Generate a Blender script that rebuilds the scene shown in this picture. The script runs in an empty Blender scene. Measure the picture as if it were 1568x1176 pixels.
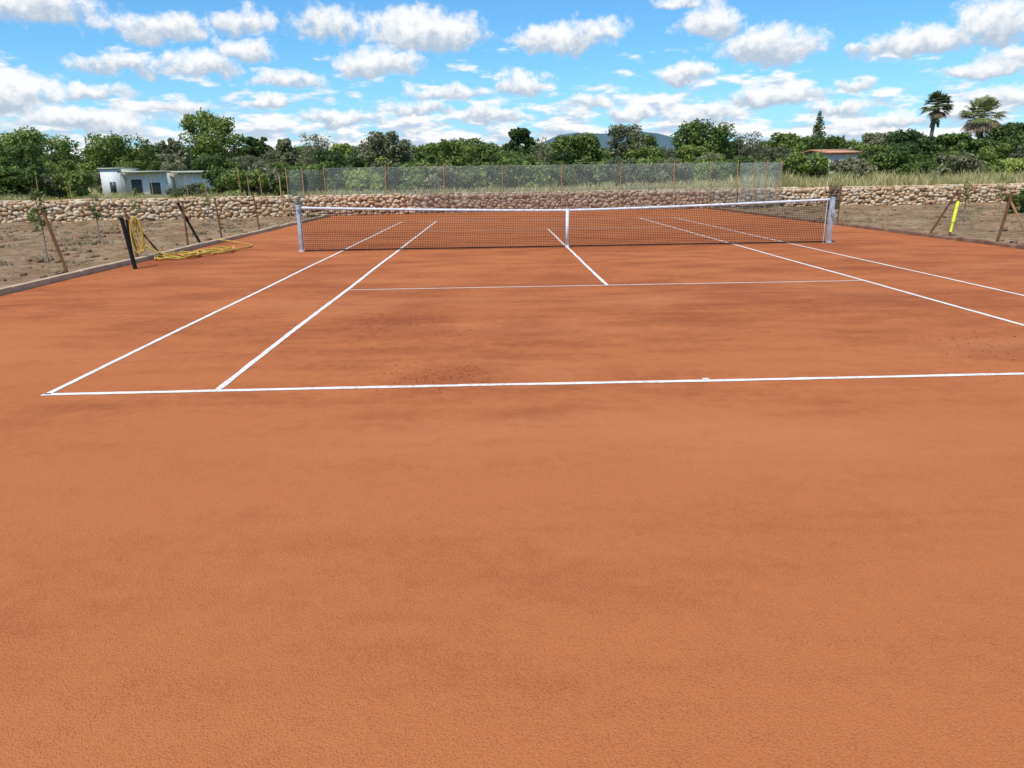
import bpy, math, numpy as np
from mathutils import Matrix, Vector
rng=np.random.default_rng(7)
S=bpy.context.scene
COL=S.collection
# ------------------------------------------------------------------ helpers
class MB:
    """quad mesh builder"""
    def __init__(s): s.v=[];s.f=[];s.m=[];s.n=0
    def add(s,V,F,mat=0):
        V=np.asarray(V,float).reshape(-1,3);F=np.asarray(F,int).reshape(-1,4)
        s.v.append(V);s.f.append(F+s.n);s.m.append(np.full(len(F),mat));s.n+=len(V)
    def build(s,name,mats,smooth=False,link=True):
        V=np.concatenate(s.v);F=np.concatenate(s.f);M=np.concatenate(s.m)
        me=bpy.data.meshes.new(name)
        me.vertices.add(len(V));me.vertices.foreach_set('co',V.astype(np.float32).ravel())
        me.loops.add(F.size);me.loops.foreach_set('vertex_index',F.astype(np.int32).ravel())
        me.polygons.add(len(F));me.polygons.foreach_set('loop_start',np.arange(0,F.size,4,dtype=np.int32))
        me.polygons.foreach_set('material_index',M.astype(np.int32))
        if smooth: me.polygons.foreach_set('use_smooth',np.ones(len(F),bool))
        for m in mats: me.materials.append(m)
        me.update(calc_edges=True);me.validate()
        ob=bpy.data.objects.new(name,me)
        if link: COL.objects.link(ob)
        return ob
BOXF=np.array([[0,3,2,1],[4,5,6,7],[0,1,5,4],[1,2,6,5],[2,3,7,6],[3,0,4,7]])
def box(mb,c,s,mat=0,rotz=0,taper=1.0):
    x,y,z=s[0]/2,s[1]/2,s[2]/2
    V=np.array([[-x,-y,-z],[x,-y,-z],[x,y,-z],[-x,y,-z],[-x*taper,-y*taper,z],[x*taper,-y*taper,z],[x*taper,y*taper,z],[-x*taper,y*taper,z]])
    c_,s_=math.cos(rotz),math.sin(rotz)
    V=np.stack([V[:,0]*c_-V[:,1]*s_,V[:,0]*s_+V[:,1]*c_,V[:,2]],1)+np.array(c)
    mb.add(V,BOXF,mat)
def tube(mb,pts,rad,n=6,mat=0,cap=True):
    pts=np.asarray(pts,float);rad=np.broadcast_to(np.asarray(rad,float),(len(pts),))
    T=np.gradient(pts,axis=0);T/=np.linalg.norm(T,axis=1)[:,None]+1e-9
    ref=np.array([0,0,1.]) if abs(T[:,2]).mean()<.8 else np.array([1.,0,0])
    A=np.cross(T,ref);A/=np.linalg.norm(A,axis=1)[:,None]+1e-9;B=np.cross(T,A)
    a=np.arange(n)*2*math.pi/n
    V=pts[:,None,:]+rad[:,None,None]*(A[:,None,:]*np.cos(a)[None,:,None]+B[:,None,:]*np.sin(a)[None,:,None])
    F=[]
    for i in range(len(pts)-1):
        for j in range(n):
            k=(j+1)%n;F.append([i*n+j,i*n+k,(i+1)*n+k,(i+1)*n+j])
    if cap and n%2==0:
        for b in (0,(len(pts)-1)*n):
            for j in range(1,n-2,2): F.append([b,b+j,b+j+1,b+j+2])
    mb.add(V.reshape(-1,3),F,mat)
def prisms(mb,A,B,r,mat=0):
    A=np.asarray(A,float);B=np.asarray(B,float);T=B-A;T/=np.linalg.norm(T,axis=1)[:,None]
    ref=np.where(abs(T[:,1:2])>.9,np.array([[1.,0,0]]),np.array([[0,1.,0]]))
    N=np.cross(T,ref);N/=np.linalg.norm(N,axis=1)[:,None];M=np.cross(T,N)
    V=np.stack([A+(a*N+b*M)*r for a,b in((-1,-1),(1,-1),(1,1),(-1,1))]+[B+(a*N+b*M)*r for a,b in((-1,-1),(1,-1),(1,1),(-1,1))],1)
    F=BOXF[None]+8*np.arange(len(A))[:,None,None]
    mb.add(V.reshape(-1,3),F.reshape(-1,4),mat)
def leaves(mb,C,R,n,size,mat=1,flat=1.0,inner=.5):
    C=np.asarray(C,float);R=np.asarray(R,float)
    p=R[:,0]**2;p/=p.sum();i=rng.choice(len(C),n,p=p)
    d=rng.normal(size=(n,3));d/=np.linalg.norm(d,axis=1)[:,None]
    rr=inner+(1-inner)*rng.random(n)**.5*(1+.18*rng.normal(size=n))
    P=C[i]+d*R[i]*rr[:,None]
    N=d*.8+rng.normal(size=(n,3))*.6+np.array([0,0,.35]);N/=np.linalg.norm(N,axis=1)[:,None]
    A=np.cross(N,rng.normal(size=(n,3)));A/=np.linalg.norm(A,axis=1)[:,None];B=np.cross(N,A)
    s=size*(.55+.9*rng.random(n))[:,None]
    V=np.stack([P-A*s,P-B*s*.55,P+A*s,P+B*s*.55+N*s*.2],1)
    mb.add(V.reshape(-1,3),np.arange(4*n).reshape(-1,4),mat)
def empty(name,loc=(0,0,0)):
    o=bpy.data.objects.new(name,None);o.location=loc;o.empty_display_size=.3;COL.objects.link(o);return o
# ------------------------------------------------------------------ material helper
class NT:
    def __init__(s,nt): s.t=nt
    def n(s,typ,**k):
        nd=s.t.nodes.new(typ)
        for a,b in k.items(): setattr(nd,a,b)
        return nd
    def l(s,a,b): s.t.links.new(a,b)
    def setin(s,sock,val):
        if isinstance(val,bpy.types.NodeSocket): s.l(val,sock)
        else: sock.default_value=val
    def math(s,op,a,b=0,c=0,clamp=False):
        nd=s.n('ShaderNodeMath',operation=op,use_clamp=clamp)
        for i,v in enumerate((a,b,c)): s.setin(nd.inputs[i],v)
        return nd.outputs[0]
    def vec(s,op,a,b=(0,0,0),c=(0,0,0)):
        nd=s.n('ShaderNodeVectorMath',operation=op)
        for i,v in enumerate((a,b,c)): s.setin(nd.inputs[i],v)
        return nd.outputs['Value'] if op in('DOT_PRODUCT','LENGTH') else nd.outputs[0]
    def noise(s,vec,scale,detail=4,rough=.55,color=False):
        nd=s.n('ShaderNodeTexNoise');nd.inputs['Scale'].default_value=scale;nd.inputs['Detail'].default_value=detail;nd.inputs['Roughness'].default_value=rough
        if vec is not None:s.l(vec,nd.inputs['Vector'])
        return nd.outputs['Color' if color else 'Fac']
    def ramp(s,x,lo,hi,a=0.,b=1.):
        nd=s.n('ShaderNodeMapRange');nd.interpolation_type='SMOOTHSTEP'
        s.setin(nd.inputs[0],x);nd.inputs[1].default_value=lo;nd.inputs[2].default_value=hi;nd.inputs[3].default_value=a;nd.inputs[4].default_value=b
        return nd.outputs[0]
    def mix(s,f,a,b,blend='MIX'):
        nd=s.n('ShaderNodeMix',data_type='RGBA',blend_type=blend)
        s.setin(nd.inputs[0],f)
        for i,v in ((6,a),(7,b)):
            if isinstance(v,tuple) and len(v)==3:v=v+(1,)
            s.setin(nd.inputs[i],v)
        return nd.outputs[2]
def mat(name,fn=None,color=None,rough=.8,metal=0,spec=.3,trans=0):
    m=bpy.data.materials.new(name);m.use_nodes=True;t=NT(m.node_tree);b=m.node_tree.nodes['Principled BSDF']
    b.inputs['Roughness'].default_value=rough;b.inputs['Metallic'].default_value=metal;b.inputs['Specular IOR Level'].default_value=spec
    g=t.n('ShaderNodeTexCoord').outputs['Object']
    h=None
    if fn:
        r=fn(t,g)
        if isinstance(r,tuple): col,h,st,ds=r
        else: col=r
        t.l(col,b.inputs['Base Color'])
        if h is not None:
            bp=t.n('ShaderNodeBump');bp.inputs['Strength'].default_value=st;bp.inputs['Distance'].default_value=ds
            t.l(h,bp.inputs['Height']);t.l(bp.outputs[0],b.inputs['Normal'])
    else:
        n=t.noise(g,9,3);c=t.mix(t.ramp(n,.3,.75),tuple(x*.8 for x in color),tuple(min(1,x*1.12) for x in color))
        t.l(c,b.inputs['Base Color']);col=c
    if trans:
        tr=t.n('ShaderNodeBsdfTranslucent');t.l(col,tr.inputs[0]);mx=t.n('ShaderNodeMixShader');mx.inputs[0].default_value=trans
        t.l(b.outputs[0],mx.inputs[1]);t.l(tr.outputs[0],mx.inputs[2]);t.l(mx.outputs[0],m.node_tree.nodes['Material Output'].inputs[0])
    return m
def clay_fn(t,g):
    st=t.vec('MULTIPLY',g,(.42,1.,1.))
    big=t.noise(st,.55,4,.6); med=t.noise(st,2.1,5,.62); sm=t.noise(g,9,5,.62); fine=t.noise(g,120,3,.8)
    sx=t.n('ShaderNodeSeparateXYZ');t.l(g,sx.inputs[0])
    rot=t.vec('MULTIPLY',t.vec('ADD',g,(0,0,0)),(.10,2.6,1))
    streak=t.noise(rot,1.6,4,.7)
    band=t.math('MULTIPLY',t.ramp(sx.outputs[1],-13.2,-7.5),t.ramp(sx.outputs[1],14,0))
    w=t.math('MULTIPLY_ADD',med,.48,t.math('MULTIPLY',big,.46))
    w=t.math('MULTIPLY_ADD',sm,.24,w)
    w=t.math('MULTIPLY_ADD',streak,.15,w)
    w=t.math('MULTIPLY_ADD',band,.09,w)
    def blob(cx,cy,rx,ry,k):
        d=t.vec('LENGTH',t.vec('MULTIPLY',t.vec('SUBTRACT',g,(cx,cy,0)),(1/rx,1/ry,0)))
        return t.math('MULTIPLY',t.ramp(d,1.0,.15),k)
    for b in((-3.0,-9.1,1.0,.8,.12),(-2.3,-11.6,.8,.5,.10),(3.2,-11.2,1.0,.5,.12),(2.2,-8.9,3.2,1.9,.08),(-7.6,-10.2,2.4,3.5,-.08),(-8.6,-1.4,1.6,2.2,.16)):
        w=t.math('ADD',w,blob(*b))
    dark=t.math('MULTIPLY',t.ramp(w,.62,.92),t.ramp(sx.outputs[1],-15.2,-12.2,.48,1.0))
    c=t.mix(dark,(.50,.150,.049),(.29,.070,.023))
    pale=t.ramp(t.noise(t.vec('ADD',st,(31,7,0)),.7,4,.62),.48,.75)
    c=t.mix(t.math('MULTIPLY',pale,.45),c,(.58,.215,.085))
    vo=t.n('ShaderNodeTexVoronoi');vo.inputs['Scale'].default_value=120;t.l(g,vo.inputs['Vector'])
    pit=t.ramp(vo.outputs['Distance'],.05,.6)
    gate=t.ramp(t.math('MULTIPLY_ADD',sm,.6,t.math('MULTIPLY',med,.6)),.46,.74)
    c=t.mix(t.math('MULTIPLY',t.math('MULTIPLY',t.math('SUBTRACT',1,pit),gate),.45),c,(.28,.07,.023))
    c=t.mix(t.ramp(fine,.42,.68,0,.45),c,(.62,.24,.10))
    h=t.math('MULTIPLY_ADD',pit,.5,t.math('MULTIPLY_ADD',fine,1.1,t.math('MULTIPLY',sm,1.6)))
    return c,h,.75,.006
M_clay=mat('clay',clay_fn,rough=.95,spec=.08)
def line_fn(t,g):
    n=t.noise(g,22,5,.7);n2=t.noise(g,1.4,3)
    f=t.ramp(t.math('MULTIPLY_ADD',n2,.35,n),.63,.87)
    return t.mix(t.math('MULTIPLY',f,.6),(.84,.78,.69),(.60,.30,.16))
M_line=mat('line_paint',line_fn,rough=.8)
def dirt_fn(t,g):
    a=t.noise(g,.8,5,.65);b=t.noise(g,5,5,.7);c3=t.noise(g,24,3,.7)
    c=t.mix(t.ramp(a,.35,.65),(.31,.175,.09),(.46,.30,.17))
    c=t.mix(t.ramp(b,.46,.68,0,.75),c,(.15,.082,.043))
    c=t.mix(t.ramp(t.noise(t.vec('ADD',g,(9,3,0)),1.3,4,.7),.53,.68,0,.6),c,(.17,.165,.05))
    sx=t.n('ShaderNodeSeparateXYZ');t.l(g,sx.inputs[0])
    far=t.ramp(sx.outputs[1],19.5,22)
    m=t.mix(t.ramp(t.noise(g,.25,4,.7),.35,.65),(.22,.22,.06),(.44,.36,.14))
    c=t.mix(far,c,m)
    return c,t.math('MULTIPLY_ADD',b,1,c3),.9,.07
M_dirt=mat('soil',dirt_fn,rough=1,spec=.1)
def conc_fn(t,g):
    n=t.noise(g,3,5,.7);n2=t.noise(g,20,4,.7)
    c=t.mix(t.ramp(n,.4,.8),(.56,.41,.25),(.42,.22,.11));c=t.mix(t.ramp(n2,.5,.8,0,.5),c,(.24,.16,.10))
    return c,n2,.5,.01
M_conc=mat('kerb_concrete',conc_fn,rough=.95)
def kerb2_fn(t,g):
    n=t.noise(g,3,5,.7);c=t.mix(t.ramp(n,.35,.7),(.17,.085,.05),(.32,.19,.12));return c,n,.5,.01
M_kerb2=mat('kerb_weathered',kerb2_fn,rough=.95)
def island(t): return t.n('ShaderNodeNewGeometry').outputs['Random Per Island']
def stone_fn(t,g):
    r=island(t);n=t.noise(g,7,4,.7)
    cr=t.n('ShaderNodeValToRGB');e=cr.color_ramp.elements;e[0].color=(.50,.325,.185,1);e[1].color=(.62,.50,.36,1)
    for p,c in((.25,(.62,.45,.285,1)),(.5,(.44,.26,.14,1)),(.75,(.66,.52,.35,1))):
        x=e.new(p);x.color=c
    t.l(r,cr.inputs[0])
    c=t.mix(t.ramp(n,.48,.8,0,.5),cr.outputs[0],(.34,.20,.105));return c,n,.5,.02
M_stone=mat('limestone',stone_fn,rough=.95,spec=.1)
M_mortar=mat('wall_core',color=(.34,.20,.11),rough=1)
def leaf_mat(name,a,b,c,trans=.25):
    def fn(t,g):
        r=island(t);n=t.noise(g,.9,2,.6)
        oi=t.n('ShaderNodeObjectInfo').outputs['Random']
        k=t.math('MULTIPLY_ADD',r,.55,t.math('MULTIPLY',n,.6))
        col=t.mix(t.ramp(k,.3,.85),a,b);col=t.mix(t.ramp(r,.8,.98,0,.8),col,c)
        hs=t.n('ShaderNodeHueSaturation');t.l(col,hs.inputs['Color']);t.l(t.ramp(oi,0,1,.78,1.28),hs.inputs['Value']);t.l(t.ramp(oi,0,1,.510,.482),hs.inputs['Hue'])
        return hs.outputs[0]
    return mat(name,fn,rough=.6,spec=.25,trans=trans)
L_green=leaf_mat('leaf_green',(.095,.145,.028),(.205,.265,.058),(.28,.33,.09),.3)
L_dark=leaf_mat('leaf_dark',(.062,.105,.028),(.135,.195,.05),(.20,.25,.08),.3)
L_olive=leaf_mat('leaf_olive',(.14,.15,.066),(.27,.27,.14),(.38,.35,.21),.3)
L_light=leaf_mat('leaf_light',(.19,.26,.05),(.34,.40,.10),(.40,.44,.14),.3)
L_palm=leaf_mat('palm_leaf',(.10,.13,.04),(.20,.23,.09),(.34,.30,.15),.15)
L_thatch=leaf_mat('palm_thatch',(.18,.13,.07),(.34,.25,.14),(.38,.29,.17),.1)
L_grass=leaf_mat('grass',(.29,.28,.085),(.58,.49,.22),(.66,.57,.34),.3)
L_flower=leaf_mat('yellow_flower',(.6,.45,.03),(.75,.58,.05),(.8,.65,.1),.2)
M_bark=mat('bark',color=(.19,.15,.12),rough=.95)
M_rust=mat('rusty_steel',color=(.125,.058,.028),rough=.9,spec=.1)
M_rustl=mat('weathered_post',color=(.29,.165,.08),rough=.9,spec=.1)
M_black=mat('black_post',color=(.012,.011,.010),rough=.9,spec=.05)
M_net=mat('net_cord',color=(.014,.011,.011),rough=.9,spec=.1)
M_band=mat('net_band',color=(.76,.77,.78),rough=.7)
M_alu=mat('post_aluminium',color=(.50,.52,.54),rough=.45,metal=.3,spec=.5)
M_wire=mat('galvanised_wire',color=(.50,.52,.47),rough=.6,metal=.1)
M_hose=mat('yellow_hose',color=(.58,.38,.06),rough=.5)
M_hiv=mat('yellow_sleeve',color=(.64,.66,.03),rough=.5)
M_white=mat('white_wall',color=(.74,.74,.69),rough=.9)
M_beige=mat('beige_wall',color=(.68,.58,.44),rough=.9)
M_open=mat('dark_opening',color=(.07,.075,.07),rough=.4)
M_roofg=mat('pale_roof',color=(.50,.51,.41),rough=.8)
M_tile=mat('terracotta_tiles',color=(.52,.24,.13),rough=.9)
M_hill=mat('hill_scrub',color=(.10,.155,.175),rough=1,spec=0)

# ------------------------------------------------------------------ camera
cam=bpy.data.cameras.new('camera');cam.sensor_width=36;cam.lens=36*1097.7/1568;cam.clip_end=9000;cam.clip_start=.05
co=bpy.data.objects.new('camera',cam);COL.objects.link(co);S.camera=co
CP=np.array([-1.7569,-17.6563,1.6629]);yaw,pit,rol=.0206,.281,-.0152
cy,sy,cp,sp=math.cos(yaw),math.sin(yaw),math.cos(pit),math.sin(pit)
f=np.array([sy*cp,cy*cp,-sp]);r=np.array([cy,-sy,0]);u=np.cross(r,f);c_,s_=math.cos(rol),math.sin(rol)
r,u=r*c_+u*s_,-r*s_+u*c_
m=Matrix([[r[0],u[0],-f[0],CP[0]],[r[1],u[1],-f[1],CP[1]],[r[2],u[2],-f[2],CP[2]],[0,0,0,1]]);co.matrix_world=m
def bx(px,D): # surveyed bearing -> world x,y at forward distance D from the viewpoint
    az=.0206+math.atan((px-784)/1143.);return CP[0]+math.tan(az)*D, CP[1]+D
def hz(px,py,D): return CP[2]+(283.1-.01524*px-py)/1188.*D

# ------------------------------------------------------------------ ground
wx=[-60,-24,-10.5,-4,30,70];wy=[13.5,15.6,17.7,19.1,20,20]
def WY(x): return np.interp(x,wx,wy)
def kR(y): return 9.57-.0343*y
def seg(a,b,n): return np.linspace(a,b,n)
def terr(x): return np.interp(x,[-12,2,12],[.45,.55,.82])
gx=np.unique(np.concatenate([-np.geomspace(60,6000,14),seg(-60,-30,31),seg(-30,30,241),seg(30,60,31),np.geomspace(60,6000,14)]))
gy=np.unique(np.concatenate([seg(-400,-30,10),seg(-30,24,217),seg(24,60,37),np.geomspace(60,6000,16)]))
X,Y=np.meshgrid(gx,gy)
Z=.03*np.sin(X*1.7+Y*.6)+.03*np.sin(X*.9-Y*2.3)+rng.normal(size=X.shape)*.018
inside=(X>-9.62)&(X<kR(Y)+.17)&(Y<WY(X)+.2)
near=np.clip((np.maximum(-9.6-X,X-kR(Y)-.15))/1.0,0,1)
Z=Z*np.where(Y<WY(X),near,1)
Z=np.where(inside,-.04,Z)
beh=np.clip((Y-WY(X)-.3)/1.2,0,1);Z=Z*(1-beh*.5)+beh*terr(X)
Z=np.where(abs(X)+abs(Y)>200,.4*(Y>20),Z)
mb=MB();nx,ny=len(gx),len(gy);idx=np.arange(nx*ny).reshape(ny,nx)
mb.add(np.stack([X,Y,Z],-1).reshape(-1,3),np.stack([idx[:-1,:-1],idx[:-1,1:],idx[1:,1:],idx[1:,:-1]],-1).reshape(-1,4))
mb.build('ground',[M_dirt],smooth=True)
# court
mb=MB()
ys=np.concatenate([seg(-34,17,52)]);V=[];F=[]
for k,y in enumerate(ys):
    V+=[[-9.5,y,0],[kR(y)+.02,y,0]]
    if k:F.append([2*k-2,2*k-1,2*k+1,2*k])
mb.add(V,F)
xs=seg(-9.5,kR(17)+.02,20);V=[];F=[]
for k,x in enumerate(xs):
    V+=[[x,17,0],[x,WY(x)+.1,0]]
    if k:F.append([2*k-2,2*k,2*k+1,2*k-1])
mb.add(V,F);mb.build('clay_tennis_court',[M_clay])
def lines(name,a,b,w):
    mb=MB();a=np.array(a,float);b=np.array(b,float);L=np.linalg.norm(b-a);n=max(3,int(L/.12));t=(b-a)/L;nn=np.array([-t[1],t[0]])
    V=[];F=[]
    for i in range(n+1):
        p=a+t*L*i/n;wob=.006*math.sin(i*.13+L)
        w1=w/2*(1+rng.normal()*.09);w2=w/2*(1+rng.normal()*.09)
        q1=p+nn*(w1+wob);q2=p-nn*(w2-wob);V+=[[q1[0],q1[1],.004],[q2[0],q2[1],.004]]
        if i:F.append([2*i-2,2*i-1,2*i+1,2*i])
    mb.add(V,F);o=mb.build(name,[M_line]);o.parent=CL;return o
CL=empty('court_lines')
for sgn in(-1,1):
    dy=.06 if sgn<0 else 0
    lines('doubles_sideline',(sgn*5.47,-11.865-dy),(sgn*5.47,11.86),.052)
    lines('singles_sideline',(sgn*4.09,-11.825-dy),(sgn*4.09,11.83),.058)
    lines('service_line',(-4.06,sgn*6.4),(4.06,sgn*6.4),.045 if sgn>0 else .04)
    lines('baseline',(-5.50,sgn*(11.86+dy)),(5.50,sgn*(11.86+dy)),.062)
    lines('centre_service_line',(0,sgn*.03),(0,sgn*6.374),.055)
    lines('centre_mark',(0,sgn*(11.828+dy)),(0,sgn*(11.79+dy)),.055)
mb=MB();tpl=np.array([[-1,-1,0],[1,-1,0],[1,1,0],[-1,1,0],[-.5,-.6,1],[.6,-.5,1.1],[.5,.6,.9],[-.6,.5,1]])
for (cx,cyy,sx_,sy_,n) in[(-2.3,-11.6,.30,.22,140),(-3.1,-9.0,.4,.4,150),(-2.4,-9.6,.5,.5,90),(3.3,-11.2,.5,.5,150)]:
    for i in range(n):
        s=rng.uniform(.003,.0085);a=rng.uniform(0,6.3);c2,s2=math.cos(a),math.sin(a)
        V=tpl*s*np.array([1.2,.9,.6]);V=np.stack([V[:,0]*c2-V[:,1]*s2,V[:,0]*s2+V[:,1]*c2,V[:,2]],1)+[rng.normal(cx,sx_),rng.normal(cyy,sy_),.001];mb.add(V,BOXF)
mb.build('clay_crumbs',[mat('clay_crumb',color=(.31,.085,.03),rough=1)])
def kerb(name,xf,y0,y1,w,h,m):
    mb=MB();y=y0
    while y<y1:
        L=min(1.0,y1-y);dx=rng.normal()*.008;dz=rng.normal()*.006
        x0=xf(y);x1=xf(y+L);ang=-math.atan2(x1-x0,L)
        box(mb,((x0+x1)/2+dx,y+L/2,h/2-.03+dz),(w,L-.008,h+.06),0,ang);y+=L
    o=mb.build(name,[m]);bv=o.modifiers.new('bevel','BEVEL');bv.width=.012;bv.segments=2;return o
kerb('concrete_kerb',lambda y:-9.55,-30,17.4,.13,.10,M_conc)
kerb('concrete_kerb',lambda y:kR(y)+.07,-30,19.0,.11,.085,M_kerb2)

# ------------------------------------------------------------------ net
N=empty('tennis_net')
def nh(x): return .905+.155*(np.abs(x)/6.4)**1.35
xs=np.arange(-6.33,6.34,.042);mb=MB()
prisms(mb,np.stack([xs,0*xs,0*xs+.03],1),np.stack([xs,0*xs,nh(xs)-.03],1),.0031)
xc=seg(-6.34,6.34,41)
for fz in seg(.0,1,22):
    z=.035+(nh(xc)-.09)*fz
    prisms(mb,np.stack([xc[:-1],0*xc[1:],z[:-1]],1),np.stack([xc[1:],0*xc[1:],z[1:]],1),.0031 if fz>0 else .011)
mesh=mb.build('net_mesh',[M_net]);mesh.parent=N
mb=MB()
for a,b in zip(xc[:-1],xc[1:]):
    za,zb=nh(a),nh(b);V=[[a,-.012,za-.055],[b,-.012,zb-.055],[b,.012,zb-.055],[a,.012,za-.055],[a,-.012,za],[b,-.012,zb],[b,.012,zb],[a,.012,za]];mb.add(V,BOXF[[0,1,2,4]])
o=mb.build('top_band',[M_band]);o.parent=N
mb=MB();box(mb,(0,-.018,.455),(.075,.008,.90));box(mb,(0,.018,.455),(.075,.008,.90));box(mb,(0,0,.912),(.078,.05,.012));box(mb,(0,0,.02),(.10,.08,.035));o=mb.build('centre_strap',[M_band]);o.parent=N
for sg in(-1,1):
    mb=MB();x=sg*6.42
    box(mb,(x,0,.535),(.085,.085,1.07));box(mb,(x,0,1.078),(.10,.10,.02));box(mb,(x,0,.015),(.14,.14,.03));box(mb,(x-sg*.05,0,.55),(.018,.03,.95))
    if sg>0:
        box(mb,(x+.0,-.075,.72),(.06,.07,.14));tube(mb,[(x,-.11,.72),(x+.01,-.18,.72),(x+.01,-.19,.60)],.01,6)
        tube(mb,[(x-.13,0,.0),(x-.13,0,1.03)],.014,6);box(mb,(x-.07,0,1.03),(.14,.03,.03))
    else: tube(mb,[(x,-.05,1.0),(x,-.09,1.0)],.02,8)
    o=mb.build('net_post',[M_alu]);o.parent=N;bv=o.modifiers.new('bevel','BEVEL');bv.width=.006;bv.segments=2

# ------------------------------------------------------------------ stone wall
mb=MB()
g3=[(i,j,k) for k in(-1,0,1) for j in(-1,0,1) for i in(-1,0,1) if (i,j,k)!=(0,0,0)]
ix={p:n for n,p in enumerate(g3)};SV=np.array(g3,float)
SV=SV/np.linalg.norm(SV,axis=1)[:,None]**.62
SF=[]
for ax in range(3):
    for sg in(-1,1):
        o1,o2=[a for a in range(3) if a!=ax]
        for a in(-1,0):
            for b in(-1,0):
                q=[]
                for da,db in((0,0),(1,0),(1,1),(0,1)):
                    p=[0,0,0];p[ax]=sg;p[o1]=a+da;p[o2]=b+db;q.append(ix[tuple(p)])
                if (sg>0)!=(ax==1): pass
                else: q=q[::-1]
                SF.append(q)
SF=np.array(SF)
def wtop(x): return np.interp(x,[-60,-24,-8,12,70],[.92,.90,.88,.87,.92])
for rowi in range(7):
    x=-58+rng.random()*.2
    while x<66:
        L=rng.uniform(.10,.40);h=.14*rng.uniform(.8,1.5);zc=.04+rowi*.135+rng.normal()*.035
        zc=min(zc,wtop(x)-h/2+.02)
        yy=WY(x+L/2)
        V=SV*np.array([L/2*1.02,.13,h/2*1.05])*(1+rng.normal(size=SV.shape)*.10)
        a=rng.normal()*.3;ca,sa=math.cos(a),math.sin(a)
        V=np.stack([V[:,0]*ca-V[:,2]*sa,V[:,1],V[:,0]*sa+V[:,2]*ca],1)
        slope=(WY(x+.5)-WY(x))/.5;V[:,1]+=V[:,0]*slope
        mb.add(V+[x+L/2,yy-.01+rng.normal()*.018,zc],SF,0);x+=L*rng.uniform(.93,1.02)
x=-58.
while x<66:
    L=rng.uniform(.25,.5);yy=WY(x+L/2)
    V=SV*np.array([L/2*.99,.24,rng.uniform(.045,.075)])*(1+rng.normal(size=SV.shape)*.07)
    V[:,1]+=V[:,0]*(WY(x+.5)-WY(x))/.5
    mb.add(V+[x+L/2,yy+.18,wtop(x)+.03+rng.normal()*.012],SF,0);x+=L
for a,b in zip(wx[:-1],wx[1:]):
    za,zb=wtop(a)-.02,wtop(b)-.02;ya,yb=WY(a),WY(b)
    mb.add([[a,ya-.02,-.1],[b,yb-.02,-.1],[b,yb+.4,-.1],[a,ya+.4,-.1],[a,ya-.02,za],[b,yb-.02,zb],[b,yb+.4,zb],[a,ya+.4,za]],BOXF,1)
mb.build('stone_wall',[M_stone,M_mortar])

# ------------------------------------------------------------------ chain link fence
FE=empty('chain_link_fence')
def fence_run(p0,p1,h,posts,pitch=.075,wr=.0022,z0=.02):
    p0=np.array(p0,float);p1=np.array(p1,float);L=np.linalg.norm(p1-p0);t=(p1-p0)/L
    s=np.arange(-h,L,pitch);A=[];B=[]
    for q in s:
        a=max(q,0);b=min(q+h,L)
        if b-a<.02:continue
        A.append([a,z0+(a-q)]);B.append([b,z0+(b-q)]);A.append([a,z0+h-(a-q)]);B.append([b,z0+h-(b-q)])
    A=np.array(A);B=np.array(B)
    mb=MB();P=lambda Q:np.stack([p0[0]+t[0]*Q[:,0],p0[1]+t[1]*Q[:,0],Q[:,1]],1)
    prisms(mb,P(A),P(B),wr)
    for z in(z0,z0+h*.5,z0+h):
        prisms(mb,[[p0[0],p0[1],z]],[[p1[0],p1[1],z]],.004)
    o=mb.build('wire_mesh',[M_wire]);o.parent=FE
    for d in posts:
        q=p0+t*d;mb=MB();ln=rng.normal(size=2)*.02
        tube(mb,[(q[0],q[1]-.03,-.05),(q[0]+ln[0],q[1]-.03+ln[1],h+.12)],[.023,.021],8);o=mb.build('fence_post',[M_rustl]);o.parent=FE
fence_run((-9.9,18.5),(10.4,19.15),2.18,[0,2.9,5.75,8.6,11.5,14.4,17.1,18.9,20.25])
fence_run((-11.3,17.1),(-9.95,18.45),2.1,[0,.8],.075)
fence_run((10.45,19.1),(12.4,18.6),2.15,[.7,1.3,1.9],.06,.003)
mb=MB()
for px,D,h in[(60,40,1.9),(112,41,1.7),(190,43,2.0),(236,39,1.8),(290,42,1.9),(318,40,1.7),(372,38,2.2),(386,41,2.0),(405,39,1.8),(432,38,1.9),(1210,42,1.8),(1290,44,1.7),(1434,40,1.6)]:
    x,y=bx(px,D);tube(mb,[(x,y,.2),(x+rng.normal()*.05,y,h+.1)],.018,6)
mb.build('field_stakes',[M_rustl])

# ------------------------------------------------------------------ side posts
def post(base,top,rad,m,name='steel_post',n=8):
    mb=MB();tube(mb,[base,top],[rad,rad*.95],n)
    d=np.array(top)-np.array(base);d/=np.linalg.norm(d)
    tube(mb,[np.array(top),np.array(top)+d*.012],[rad*1.15,rad*1.1],n)
    return mb.build(name,[m])
post((-9.80,-3.9,-.05),(-10.02,-3.95,1.19),.032,M_rust)
post((-8.98,-3.0,-.02),(-9.12,-2.95,.98),.042,M_black,'black_post')
post((-9.05,-2.9,-.02),(-9.13,-2.75,.93),.024,M_black,'black_post')
post((-9.72,-1.3,-.05),(-9.9,-1.2,1.12),.03,M_rust)
post((-9.30,-1.0,.02),(-9.86,-1.22,.98),.022,M_rust,'brace_rod')
for y,h in((1.98,1.17),(4.47,1.2),(8.07,1.25),(11.7,1.25),(15.2,1.25)): post((-9.95,y,-.05),(-10.0+rng.normal()*.05,y,h),.028,M_rust if y<9 else M_rustl)
post((-9.6,2.0,.02),(-10.12,2.1,1.12),.036,M_black,'brace_rod')
post((-10.6,13.4,-.05),(-10.6,13.4,1.9),.025,M_rustl)
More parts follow.
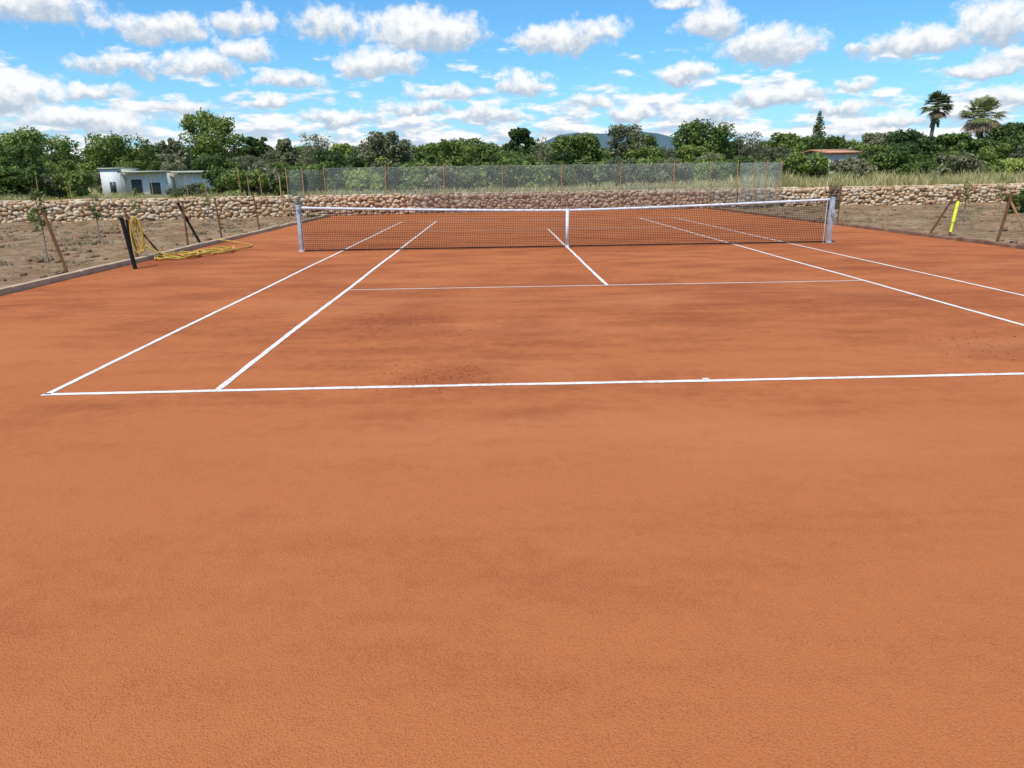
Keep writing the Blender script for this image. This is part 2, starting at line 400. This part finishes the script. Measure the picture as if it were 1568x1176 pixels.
post((10.05,4.2,-.05),(10.12,4.2,1.22),.028,M_rustl)
post((9.78,1.5,-.03),(10.35,1.45,1.13),.03,M_rust,'brace_rod')
post((9.98,-.9,-.05),(10.12,-.95,1.16),.034,M_rust)
post((10.55,-1.3,-.03),(10.1,-.98,.95),.028,M_rustl,'brace_rod')
post((10.2,-3.9,-.05),(10.25,-3.9,1.2),.032,M_rust)
post((9.9,8.2,-.05),(9.9,8.2,1.22),.026,M_rustl);post((9.8,12.5,-.05),(9.8,12.5,1.25),.026,M_rustl)
mb=MB();tube(mb,[(10.25,1.35,-.03),(10.27,1.35,.1)],.034,8,0);tube(mb,[(10.27,1.35,.06),(10.36,1.35,.9)],.030,8,1);tube(mb,[(10.36,1.35,.9),(10.375,1.35,1.10)],[.034,.032],8,0);tube(mb,[(10.30,1.35,.35),(10.35,1.35,.86)],.04,8,1)
mb.build('yellow_sleeved_post',[M_rust,M_hiv])
PX,PY=bx(1287,25);WP=empty('windbreak_panel')
mb=MB();xs2=seg(PX-.18,PX+.18,14);prisms(mb,np.stack([xs2,0*xs2+PY,0*xs2+.45],1),np.stack([xs2,0*xs2+PY,0*xs2+1.2],1),.005)
zs2=seg(.45,1.2,26);prisms(mb,np.stack([0*zs2+PX-.18,0*zs2+PY,zs2],1),np.stack([0*zs2+PX+.18,0*zs2+PY,zs2],1),.005);o=mb.build('net_fabric',[M_net]);o.parent=WP
mb=MB();tube(mb,[(PX-.2,PY,-.05),(PX-.2,PY,1.25)],.02,6);tube(mb,[(PX+.2,PY,-.05),(PX+.2,PY,1.25)],.02,6);o=mb.build('frame',[M_rust]);o.parent=WP

# ------------------------------------------------------------------ hose
def curve_obj(name,paths,rad,m):
    cu=bpy.data.curves.new(name,'CURVE');cu.dimensions='3D';cu.bevel_depth=rad;cu.bevel_resolution=2;cu.resolution_u=3
    for P in paths:
        sp=cu.splines.new('NURBS');sp.points.add(len(P)-1);sp.use_endpoint_u=True;sp.order_u=3
        for i,p in enumerate(P): sp.points[i].co=(*p,1)
    cu.materials.append(m);o=bpy.data.objects.new(name,cu);COL.objects.link(o);return o
P=[]
for i in range(34):
    a=i/34*2*math.pi*3;q=i/34
    P.append((-9.70+.09*math.cos(a)+q*.16,-1.35+.05*math.sin(a*1.3),.55+(.42-.06*q)*math.sin(a)))
P+=[(-9.3,-1.4,.2)]
Q=[];n=150
for i in range(n):
    a=i/n*2*math.pi*7;q=i/n
    Q.append((-9.15+.75*q+(.38+.12*math.sin(i*.37))*math.cos(a),-1.3+1.9*q+(.65+.2*math.sin(i*.23+1))*math.sin(a),.02+.05*abs(math.sin(i*.7))+.02*math.sin(i*1.9)))
Q+=[(-8.1,1.4,.02),(-8.3,2.2,.015),(-8.8,2.7,.015),(-9.3,2.8,.11),(-9.7,3.1,.09)]
curve_obj('garden_hose',[P+Q],.016,M_hose)

# ------------------------------------------------------------------ trees
def limbs(mb,H,W,tr,nl,trunk_h,twigs=0):
    pts=[(0,0,-.2)];d=rng.normal(size=2)*.04*H
    for k in range(1,5): pts.append((d[0]*k/4+rng.normal()*.03*H*.3,d[1]*k/4+rng.normal()*.03*H*.3,trunk_h*k/4))
    tube(mb,pts,np.linspace(tr,tr*.7,5),8,0);base=np.array(pts[-1]);ends=[]
    for i in range(nl):
        a=2*math.pi*i/nl+rng.normal()*.4;ro=rng.uniform(.3,.85)*W/2;e=np.array([ro*math.cos(a),ro*math.sin(a),rng.uniform(.55,.95)*H])
        st=base*np.array([1,1,rng.uniform(.6,1)]);mid=(st+e)/2+np.array([math.cos(a),math.sin(a),0])*ro*.15+rng.normal(size=3)*.04*H
        tube(mb,[st,(st*.6+mid*.4),mid,(mid+e)/2+rng.normal(size=3)*.02*H,e],np.linspace(tr*.45,tr*.06,5),5,0,False);ends.append(e)
        for j in range(twigs):
            q=rng.uniform(.35,1);s0=mid*(1-q)+e*q;e2=s0+rng.normal(size=3)*.13*H*np.array([1,1,.6])+[0,0,.07*H]
            tube(mb,[s0,(s0+e2)/2+rng.normal(size=3)*.02*H,e2],[tr*.12,tr*.08,tr*.02],3,0,False)
    return ends
def tree(name,H,W,leaf,nleaf=5200,size=.17,trunk=.25,nb=26,twigs=0,asym=.25,link=True,low=.28):
    mb=MB();th=H*trunk;tr=.022*H+.03;ends=limbs(mb,H,W,tr,8,th,twigs)
    C=[];R=[]
    for i in range(nb):
        a=rng.uniform(0,2*math.pi);zz=rng.uniform(low,1)
        env=math.sqrt(max(.05,1-((zz-.55)/.55)**2));ro=env*W/2*math.sqrt(rng.random())*.86
        rad=rng.uniform(.08,.20)*W*(1-.35*abs(zz-.5))
        C.append((ro*math.cos(a)+asym*W*.2*math.sin(zz*4),ro*math.sin(a),min(zz*H,H-rad*.6)));R.append((rad,rad,rad*rng.uniform(.65,.95)))
    for e in ends: C.append(e);q=W*.12;R.append((q,q,q*.8))
    leaves(mb,C,R,nleaf,size,1,inner=.35)
    C2=np.array(C)[rng.choice(len(C),22)]+rng.normal(size=(22,3))*W*.05;R2=np.full((22,3),W*.07);leaves(mb,C2,R2,nleaf//9,size,1,inner=.1)
    return mb.build(name,[M_bark,leaf],link=link)
var=[]
def proto(**k): 
    o=tree('distant_tree_proto',link=False,**k);var.append(o.data);bpy.data.objects.remove(o);return len(var)-1
for k in range(3): proto(H=6,W=6,leaf=L_green,nb=24+4*k)
for k in range(3): proto(H=6,W=6.5,leaf=L_dark,nb=26,trunk=.2)
for k in range(3): proto(H=5,W=5,leaf=L_olive,nb=22,nleaf=3800,size=.13,twigs=4)
for k in range(2): proto(H=5,W=5.5,leaf=L_light,nb=20,nleaf=4000)
for lf in(L_green,L_dark,L_olive,L_light): proto(H=2.6,W=3.6,leaf=lf,nb=18,nleaf=3000,size=.13,trunk=.1,low=.08)
proto(H=6,W=4.5,leaf=L_olive,nb=20,nleaf=1100,size=.10,twigs=9)
DT=empty('distant_trees')
def inst(i,x,y,s,sz=None,z=.35,name='tree_part',par=DT):
    o=bpy.data.objects.new(name,var[i]);COL.objects.link(o);o.location=(x,y,z);o.rotation_euler=(0,0,rng.uniform(0,6.28));o.scale=(s,s,sz or s);o.parent=par;return o
for px in np.arange(-160,1760,21):
    D=rng.uniform(88,112);x,y=bx(px+rng.normal()*8,D);i=int(rng.choice([0,1,2,3,4,5,0,1,6,7]));s=rng.uniform(.72,.98);inst(i,x,y,s)
for px in np.arange(-120,1700,23):
    D=rng.uniform(66,82);x,y=bx(px+rng.normal()*10,D);i=int(rng.choice([0,1,3,2,6,7,8,0,15,9,10]));s=rng.uniform(.45,.76);inst(i,x,y,s)
SH=empty('shrubs')
for px in np.arange(-120,1700,19):
    if 140<px<340: continue
    D=rng.uniform(54,64);x,y=bx(px+rng.normal()*8,D);i=int(rng.choice([11,11,12,13,14,14]));inst(i,x,y,rng.uniform(.5,1.0),z=.3,name='shrub_part',par=SH)
for px in(395,420,380,442,352,362): 
    x,y=bx(px,rng.uniform(44,52));inst(int(rng.choice([11,12,13])),x,y,rng.uniform(.6,.85),z=.3,name='shrub_part',par=SH)
for px,D,s in((1572,28.5,.27),(1596,29,.34),(20,60,.9),(60,58,.8),(110,60,.8),(272,55,.4),(300,55,.5),(318,54,.4)):
    x,y=bx(px,D);inst(11 if px>400 else 13,x,y,s,z=.2 if px<1000 else 0.,name='shrub_part',par=SH)
TR=[(66,201,104,80,L_light,{}),(188,210,105,84,L_green,{}),(338,176,100,82,L_green,{}),(277,215,40,74,L_olive,{}),(405,212,50,80,L_dark,{}),
(492,208,62,72,L_olive,dict(twigs=10,nleaf=1500,size=.10)),(598,206,85,74,L_olive,{}),(655,228,40,84,L_dark,{}),(730,215,82,72,L_dark,{}),
(803,200,52,88,L_dark,{}),(835,212,40,74,L_olive,dict(twigs=8,nleaf=1400,size=.10)),(890,208,82,74,L_green,{}),(962,194,66,76,L_olive,dict(twigs=6,nleaf=3200)),
(1078,188,100,80,L_green,{}),(1150,202,50,74,L_olive,dict(twigs=9,nleaf=1500,size=.10)),(1205,206,62,78,L_green,{}),(1345,204,66,80,L_olive,{}),(1396,202,78,76,L_dark,{}),
(1460,206,60,70,L_green,{}),(1545,190,84,82,L_dark,{}),(1500,214,50,72,L_dark,{}),(535,222,40,86,L_light,{}),(450,216,34,78,L_olive,{})]
for px,pt,pw,D,lf,k in TR:
    x,y=bx(px,D);H=hz(px,pt,D)-.3;W=pw/1143*D*1.02
    kk=dict(nleaf=7500,size=.16,nb=34);kk.update(k)
    nm='olive_tree' if lf is L_olive else 'broadleaf_tree'
    o=tree(nm,H,W,lf,**kk);o.location=(x,y,.3);o.rotation_euler[2]=0
def conifer(px,pt,pw,D):
    x,y=bx(px,D);H=hz(px,pt,D)-.3;W=pw/1143*D;mb=MB();tube(mb,[(0,0,-.2),(0,0,H*.5),(0,0,H)],[.16,.1,.02],7,0)
    C=[];R=[]
    for i in range(90):
        zz=(i/90)**.9*.97+.02;ro=(1-zz)**.75*W/2*rng.uniform(.55,1.15)+.05;a=i*2.4
        C.append((ro*.6*math.cos(a),ro*.6*math.sin(a),zz*H-.12));R.append((ro*.55+.1,ro*.55+.1,.16+.1*(1-zz)))
        tube(mb,[(0,0,zz*H),(ro*math.cos(a),ro*math.sin(a),zz*H-.2)],[.03,.01],4,0,False)
    leaves(mb,C,R,5500,.11,1);o=mb.build('conifer_tree',[M_bark,L_dark]);o.location=(x,y,.3)
conifer(1252,169,42,80)
def palm(px,ptop,pw,D,nfr,skirt,name='palm_tree'):
    x,y=bx(px,D);top=hz(px,ptop,D);W=pw/1143*D;R=W/2;zc=top-R*.9;mb=MB()
    lean=-.25 if px<1450 else .1
    tube(mb,[(lean*1.6,0,-.2),(lean,0,zc*.5),(0,0,zc)],[.26,.20,.20],10,0)
    for i in range(nfr):
        el=math.asin(rng.uniform(-.75,1));az=rng.uniform(0,2*math.pi);dead=el<-.35
        d=np.array([math.cos(el)*math.cos(az),math.cos(el)*math.sin(az),math.sin(el)])
        Lp=R*rng.uniform(.42,.58);b=np.array([0,0,zc]);h=b+d*Lp;mt=2 if dead else 1
        tube(mb,[b,(b+h)/2+[0,0,.04],h],[.03,.025,.02],4,mt,False)
        up=np.array([0,0,1.]);s=np.cross(d,up);s/=np.linalg.norm(s)+1e-6;n=np.cross(s,d)
        for k in range(17):
            t=(k/16-.5)*2*1.35;dd=d*math.cos(t)+s*math.sin(t);ln=R*rng.uniform(.42,.55)*(1-.2*abs(t)/1.35)
            w=np.cross(dd,n);w/=np.linalg.norm(w)+1e-6;w*=.055
            m1=h+dd*ln*.6;tp=h+dd*ln+np.array([0,0,-ln*.28])
            mb.add([h-w*.3,m1-w,m1+w,h+w*.3,m1-w,tp-w*.15,tp+w*.15,m1+w],[[0,1,2,3],[4,5,6,7]],mt)
    for i in range(skirt):
        a=rng.uniform(0,6.28);z0=zc-rng.uniform(0,R*.9);p=np.array([.18*math.cos(a),.18*math.sin(a),z0]);q=p+np.array([.35*math.cos(a),.35*math.sin(a),-.8]);w=np.array([-math.sin(a),math.cos(a),0])*.14
        mb.add([p-w*.4,q-w,q+w,p+w*.4],[[0,1,2,3]],2)
    o=mb.build(name,[M_bark,L_palm,L_thatch]);o.location=(x,y,0)
palm(1426,140,50,88,60,40);palm(1496,146,70,84,75,50)
def sapling(x,y,H,n,name='sapling_tree'):
    mb=MB();tube(mb,[(0,0,-.05),(.02,0,H*.5),(-.02,0,H)],[.018,.013,.005],6,0);C=[];R=[]
    for i in range(14):
        z=rng.uniform(.4,1)*H;a=rng.uniform(0,6.28);rr=rng.uniform(.06,.20)*(1.2-z/H*.6);e=np.array([rr*math.cos(a),rr*math.sin(a),z+.08]);tube(mb,[(0,0,z-.05),e],[.006,.003],4,0,False);C.append(e);R.append((.08,.08,.10))
    leaves(mb,C,R,n,.032,1,inner=.1);o=mb.build(name,[M_bark,L_green]);o.location=(x,y,0)
sapling(-11.6,-1.5,1.5,400);sapling(-13.6,4.5,1.3,200);sapling(-12.2,9.5,1.6,220);sapling(-15.5,11,1.4,220);sapling(14.2,7,1.3,200);sapling(17.5,10,1.4,200)

# ------------------------------------------------------------------ grass + weeds
def blades(name,X,Y,Z,H,w,m,lean=.25):
    n=len(X);a=rng.uniform(0,math.pi,n);L=rng.normal(size=(n,2))*lean*H[:,None];dx=np.cos(a)*w;dy=np.sin(a)*w;B=np.stack([X,Y,Z],1);W=np.stack([dx,dy,0*dx],1)
    M=B+np.stack([L[:,0]*.35,L[:,1]*.35,H*.6],1);T=B+np.stack([L[:,0],L[:,1],H],1)
    V=np.stack([B-W,B+W,M+W*.8,M-W*.8,T+W*.25,T-W*.25],1).reshape(-1,3);k=6*np.arange(n)[:,None]
    mb=MB();mb.add(V,np.concatenate([k+[0,1,2,3],k+[3,2,4,5]]));return mb.build(name,[m])
n=46000;D=37.6+20*rng.random(n)**1.4;px=rng.uniform(-120,1700,n);az=.0206+np.arctan((px-784)/1143);X=CP[0]+np.tan(az)*D;Y=CP[1]+D
ok=Y>WY(X)+.6;X,Y,px=X[ok],Y[ok],px[ok]
patch=1+.35*np.sin(X*.9+Y*.4)+.25*np.sin(X*2.3-Y*1.1)
H=rng.uniform(.15,.5,len(X))*np.where(px>1120,1.35,1.0)*patch
blades('tall_grass',X,Y,terr(X)-.03,H,.022,L_grass)
n=3200;px=np.concatenate([rng.uniform(-60,480,2200),rng.uniform(1200,1650,1000)]);D=rng.uniform(38,56,n);az=.0206+np.arctan((px-784)/1143);X=CP[0]+np.tan(az)*D;Y=CP[1]+D;ok=Y>WY(X)+.5
mb=MB();C=np.stack([X,Y,terr(X)+.05+rng.uniform(0,.35,n)],1)[ok];leaves(mb,C,np.full((len(C),3),.08),len(C)*2,.035,0);mb.build('yellow_wildflowers',[L_flower])
n=260;Xs=[];Ys=[]
for i in range(n):
    cx=rng.uniform(-24,-10.2) if rng.random()<.6 else rng.uniform(10.6,24);cyy=rng.uniform(-7,17);k=rng.integers(8,40);Xs.append(rng.normal(cx,.16,k));Ys.append(rng.normal(cyy,.16,k))
X=np.concatenate(Xs);Y=np.concatenate(Ys);ok=(Y<WY(X)-.3)&((X<-9.75)|(X>kR(Y)+.25));X,Y=X[ok],Y[ok];blades('weeds',X,Y,0*X-.02,rng.uniform(.04,.15,len(X)),.009,L_olive,.6)
mb=MB()
for i in range(2600):
    cx=rng.uniform(-24,-9.9) if rng.random()<.6 else rng.uniform(10.2,26);cyy=rng.uniform(-9,17.5)
    if cyy>WY(cx)-.3:continue
    s=rng.uniform(.015,.07);mb.add(SV*s*np.array([1.2,1,.7])*(1+rng.normal(size=SV.shape)*.15)+[cx,cyy,.0],SF)
mb.build('soil_clods',[mat('clod',color=(.24,.14,.08),rough=1)])

# ------------------------------------------------------------------ buildings
B=empty('white_outbuilding');mbw=MB();mbo=MB();mbr=MB();D=58
xl,yl=bx(160,D);xr,_=bx(252,D);xm,_=bx(190,D);xe,_=bx(338,D);zt=hz(200,259,D)
box(mbw,((xl+xm)/2,yl+1.5,zt/2),(xm-xl,3,zt));box(mbw,((xm+xr)/2+.02,yl+2.2,zt/2-.15),(xr-xm,3,zt-.3))
box(mbo,((xl+xm)/2+.1,yl-.012,zt*.5),(.45,.03,.8));box(mbo,((xm+xr)/2-.7,yl+.69,zt*.45),(.8,.03,1.4));box(mbo,((xm+xr)/2+.7,yl+.69,zt*.45),(.8,.03,.9))
box(mbr,((xm+xr)/2,yl+1.9,zt-.22),(xr-xm+.3,3.8,.12));box(mbr,((xl+xm)/2,yl+1.5,zt+.05),(xm-xl+.2,3.2,.10))
box(mbw,((xr+xe)/2+.2,yl+3.2,zt*.42),(xe-xr,2.5,zt*.84));box(mbr,((xr+xe)/2+.2,yl+3.0,zt*.9),(xe-xr+.3,3.2,.16))
for mb_,nm,mm in((mbw,'walls',M_white),(mbo,'openings',M_open),(mbr,'roof',M_roofg)):
    o=mb_.build(nm,[mm]);o.parent=B
def house(px0,px1,pe,pr,D,name,mw,depth=6):
    B=empty(name);x0,y=bx(px0,D);x1,_=bx(px1,D);ze=hz(px0,pe,D);zr=hz(px0,pr,D);xc=(x0+x1)/2;w=x1-x0
    mb=MB();box(mb,(xc,y+depth/2,ze/2),(w,depth,ze));o=mb.build('walls',[mw]);o.parent=B
    mb=MB();e=.25;mb.add([[x0-e,y-e,ze-.05],[x1+e,y-e,ze-.05],[x1+e,y+depth/2,zr],[x0-e,y+depth/2,zr],[x0-e,y+depth+e,ze-.05],[x1+e,y+depth+e,ze-.05]],[[0,1,2,3],[3,2,5,4]]);o=mb.build('roof',[M_tile]);o.parent=B
    so=o.modifiers.new('s','SOLIDIFY');so.thickness=.12
    mb=MB()
    for k in(.25,.7): box(mb,(x0+w*k,y-.012,ze-1.1),(.7,.03,.9))
    o=mb.build('windows',[M_open]);o.parent=B
house(1270,1316,232,227,62,'farmhouse',M_beige);house(778,800,252,248,67,'farmhouse',M_white,4)

# ------------------------------------------------------------------ hills
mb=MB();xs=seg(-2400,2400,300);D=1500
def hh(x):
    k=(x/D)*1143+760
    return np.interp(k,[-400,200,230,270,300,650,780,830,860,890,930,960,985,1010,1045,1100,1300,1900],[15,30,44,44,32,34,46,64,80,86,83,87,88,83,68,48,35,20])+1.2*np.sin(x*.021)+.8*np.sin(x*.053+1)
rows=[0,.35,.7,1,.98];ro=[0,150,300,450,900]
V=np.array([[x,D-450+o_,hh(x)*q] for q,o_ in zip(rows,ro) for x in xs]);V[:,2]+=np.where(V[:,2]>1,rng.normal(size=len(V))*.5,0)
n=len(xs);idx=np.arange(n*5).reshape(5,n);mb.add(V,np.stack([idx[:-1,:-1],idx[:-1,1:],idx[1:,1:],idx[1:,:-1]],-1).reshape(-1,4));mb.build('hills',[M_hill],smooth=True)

# ------------------------------------------------------------------ sun
sd=Vector((-.42,-.62,1.30)).normalized();el=math.asin(sd.z);azs=math.atan2(sd.x,sd.y)
sl=bpy.data.lights.new('sun','SUN');sl.energy=4.1;sl.angle=math.radians(.5);sl.color=(1,.96,.88);so=bpy.data.objects.new('sun',sl);so.rotation_euler=sd.to_track_quat('Z','Y').to_euler();so.location=(0,0,30);COL.objects.link(so)
# ------------------------------------------------------------------ sky
Wd=bpy.data.worlds.new('World');S.world=Wd;Wd.use_nodes=True;t=NT(Wd.node_tree);bg=Wd.node_tree.nodes['Background'];bg.inputs[1].default_value=.1
try: Wd.cycles.sampling_method='NONE'
except Exception as e: print(e)
sk=t.n('ShaderNodeTexSky',sky_type='NISHITA');sk.sun_disc=False;sk.sun_elevation=el;sk.sun_rotation=azs%(2*math.pi);sk.air_density=1.0;sk.dust_density=.4;sk.ozone_density=2.0
base0=t.vec('MULTIPLY',sk.outputs[0],(.72,1.34,1.72))
g=t.n('ShaderNodeTexCoord').outputs['Generated'];sx=t.n('ShaderNodeSeparateXYZ');t.l(g,sx.inputs[0])
az=t.math('ARCTAN2',sx.outputs[0],sx.outputs[1]);elv=t.math('ARCSINE',sx.outputs[2])
cb=t.n('ShaderNodeCombineXYZ');t.l(az,cb.inputs[0]);t.l(elv,cb.inputs[1]);P0=cb.outputs[0]
fcol=t.noise(P0,26,5,.6,color=True)
P1=t.vec('ADD',P0,t.vec('MULTIPLY',t.vec('SUBTRACT',fcol,(.5,.5,.5)),(.085,.042,0)))
sp1=t.n('ShaderNodeSeparateXYZ');t.l(P1,sp1.inputs[0])
def rep(s):
    c=t.n('ShaderNodeCombineXYZ');[t.l(s,c.inputs[i]) for i in range(3)];return c.outputs[0]
A3=rep(sp1.outputs[0]);E3=rep(sp1.outputs[1])
CL_=[(50,15,85,26,1),(245,48,78,22,.9),(375,38,48,20,.8),(380,80,38,16,.9),(505,42,55,28,.8),(650,55,88,28,1.1),(860,62,78,22,1),(925,50,34,18,.8),(1090,40,45,25,1),(1180,78,68,26,1.1),
(1405,70,60,20,1.1),(1318,78,20,11,.8),(1530,45,55,34,1),(1550,92,42,16,.8),(1050,2,50,9,.7),(190,102,66,15,.9),(310,102,50,18,1),(440,125,60,14,.8),(580,100,62,22,1.1),
(800,130,36,18,1.1),(690,142,75,14,.8),(1045,118,38,15,1.1),(140,142,50,12,.8),(20,150,58,26,1.2),(410,158,32,11,1),(1300,128,30,11,.8),(1180,150,62,18,1.1),(1500,112,42,12,.9),
(970,172,36,15,1.2),(895,162,45,13,.8),(1080,176,60,14,.9),(1380,186,40,14,1),(1540,150,42,15,.9),(1290,168,45,13,.9),(640,165,60,12,.9),(750,178,60,12,1),(130,190,70,18,1.2),(520,182,60,14,1),(270,168,55,12,.8)]
PR=[]
for px,py,hw,hh_,st in CL_:
    d=f+r*(px-784)/1097.7-u*(py-588)/1097.7;d=d/np.linalg.norm(d);PR.append((math.atan2(d[0],d[1]),math.asin(d[2]),hw/1120*1.08,hh_/1120*1.3,st))
Mx=None
for i in range(0,len(PR),3):
    G=PR[i:i+3]
    v3=lambda fn_: tuple(fn_(*q) for q in G)
    X3=t.vec('MULTIPLY_ADD',A3,v3(lambda a,e,w,h,s:1/w),v3(lambda a,e,w,h,s:-a/w))
    Y3=t.vec('MULTIPLY_ADD',E3,v3(lambda a,e,w,h,s:1/h),v3(lambda a,e,w,h,s:-e/h))
    Y2=t.vec('MINIMUM',Y3,t.vec('MULTIPLY',Y3,(1.8,1.8,1.8)))
    q=t.vec('MULTIPLY_ADD',Y2,Y2,t.vec('MULTIPLY',X3,X3));mm=t.vec('SUBTRACT',v3(lambda a,e,w,h,s:s),q);mc=t.vec('MAXIMUM',mm,(0,0,0));sh=t.vec('MULTIPLY',mc,Y3)
    if Mx is None: Mx,Sa,Wa=mm,sh,mc
    else: Mx=t.vec('MAXIMUM',Mx,mm);Sa=t.vec('ADD',Sa,sh);Wa=t.vec('ADD',Wa,mc)
s4=t.n('ShaderNodeSeparateXYZ');t.l(Mx,s4.inputs[0]);Mx=t.math('MAXIMUM',t.math('MAXIMUM',s4.outputs[0],s4.outputs[1]),s4.outputs[2])
Sa=t.vec('DOT_PRODUCT',Sa,(1,1,1));Wa=t.vec('DOT_PRODUCT',Wa,(1,1,1))
fn=t.noise(P0,62,5,.62)
Mx=t.math('MAXIMUM',Mx,-1.2)
dens=t.math('MULTIPLY_ADD',t.math('SUBTRACT',fn,.5),1.8,Mx)
alpha=t.ramp(dens,-.25,.85)
shade=t.math('DIVIDE',Sa,t.math('MAXIMUM',Wa,.05))
shade=t.ramp(t.math('MULTIPLY_ADD',t.math('SUBTRACT',fn,.5),1.4,shade),-.40,.46)
Pl=t.vec('MULTIPLY',P0,(15,50,1));n1=t.noise(Pl,1,5,.58);n2=t.noise(t.vec('ADD',Pl,(.1,.42,0)),1,3,.55)
cov=t.math('MULTIPLY_ADD',t.math('SUBTRACT',.10,elv),2.2,n1)
cov=t.math('MINIMUM',cov,t.math('ADD',n1,.12))
al2=t.ramp(cov,.47,.63);sh2=t.ramp(t.math('SUBTRACT',n1,n2),-.11,.08)
al2=t.math('MULTIPLY',al2,t.ramp(elv,.26,.12,.3,1.))
white=(9.9,10.0,10.1);grey=(4.9,5.9,7.2)
haze=t.ramp(elv,.17,-.02)
base=t.mix(t.math('MULTIPLY',haze,.55),base0,(4.6,7.4,9.6))
c=t.mix(al2,base,t.mix(sh2,(5.4,6.5,8.0),white))
c=t.mix(alpha,c,t.mix(shade,grey,white))
t.l(c,bg.inputs[0])
S.view_settings.view_transform='Standard';S.view_settings.look='None';S.view_settings.exposure=0;S.view_settings.gamma=1
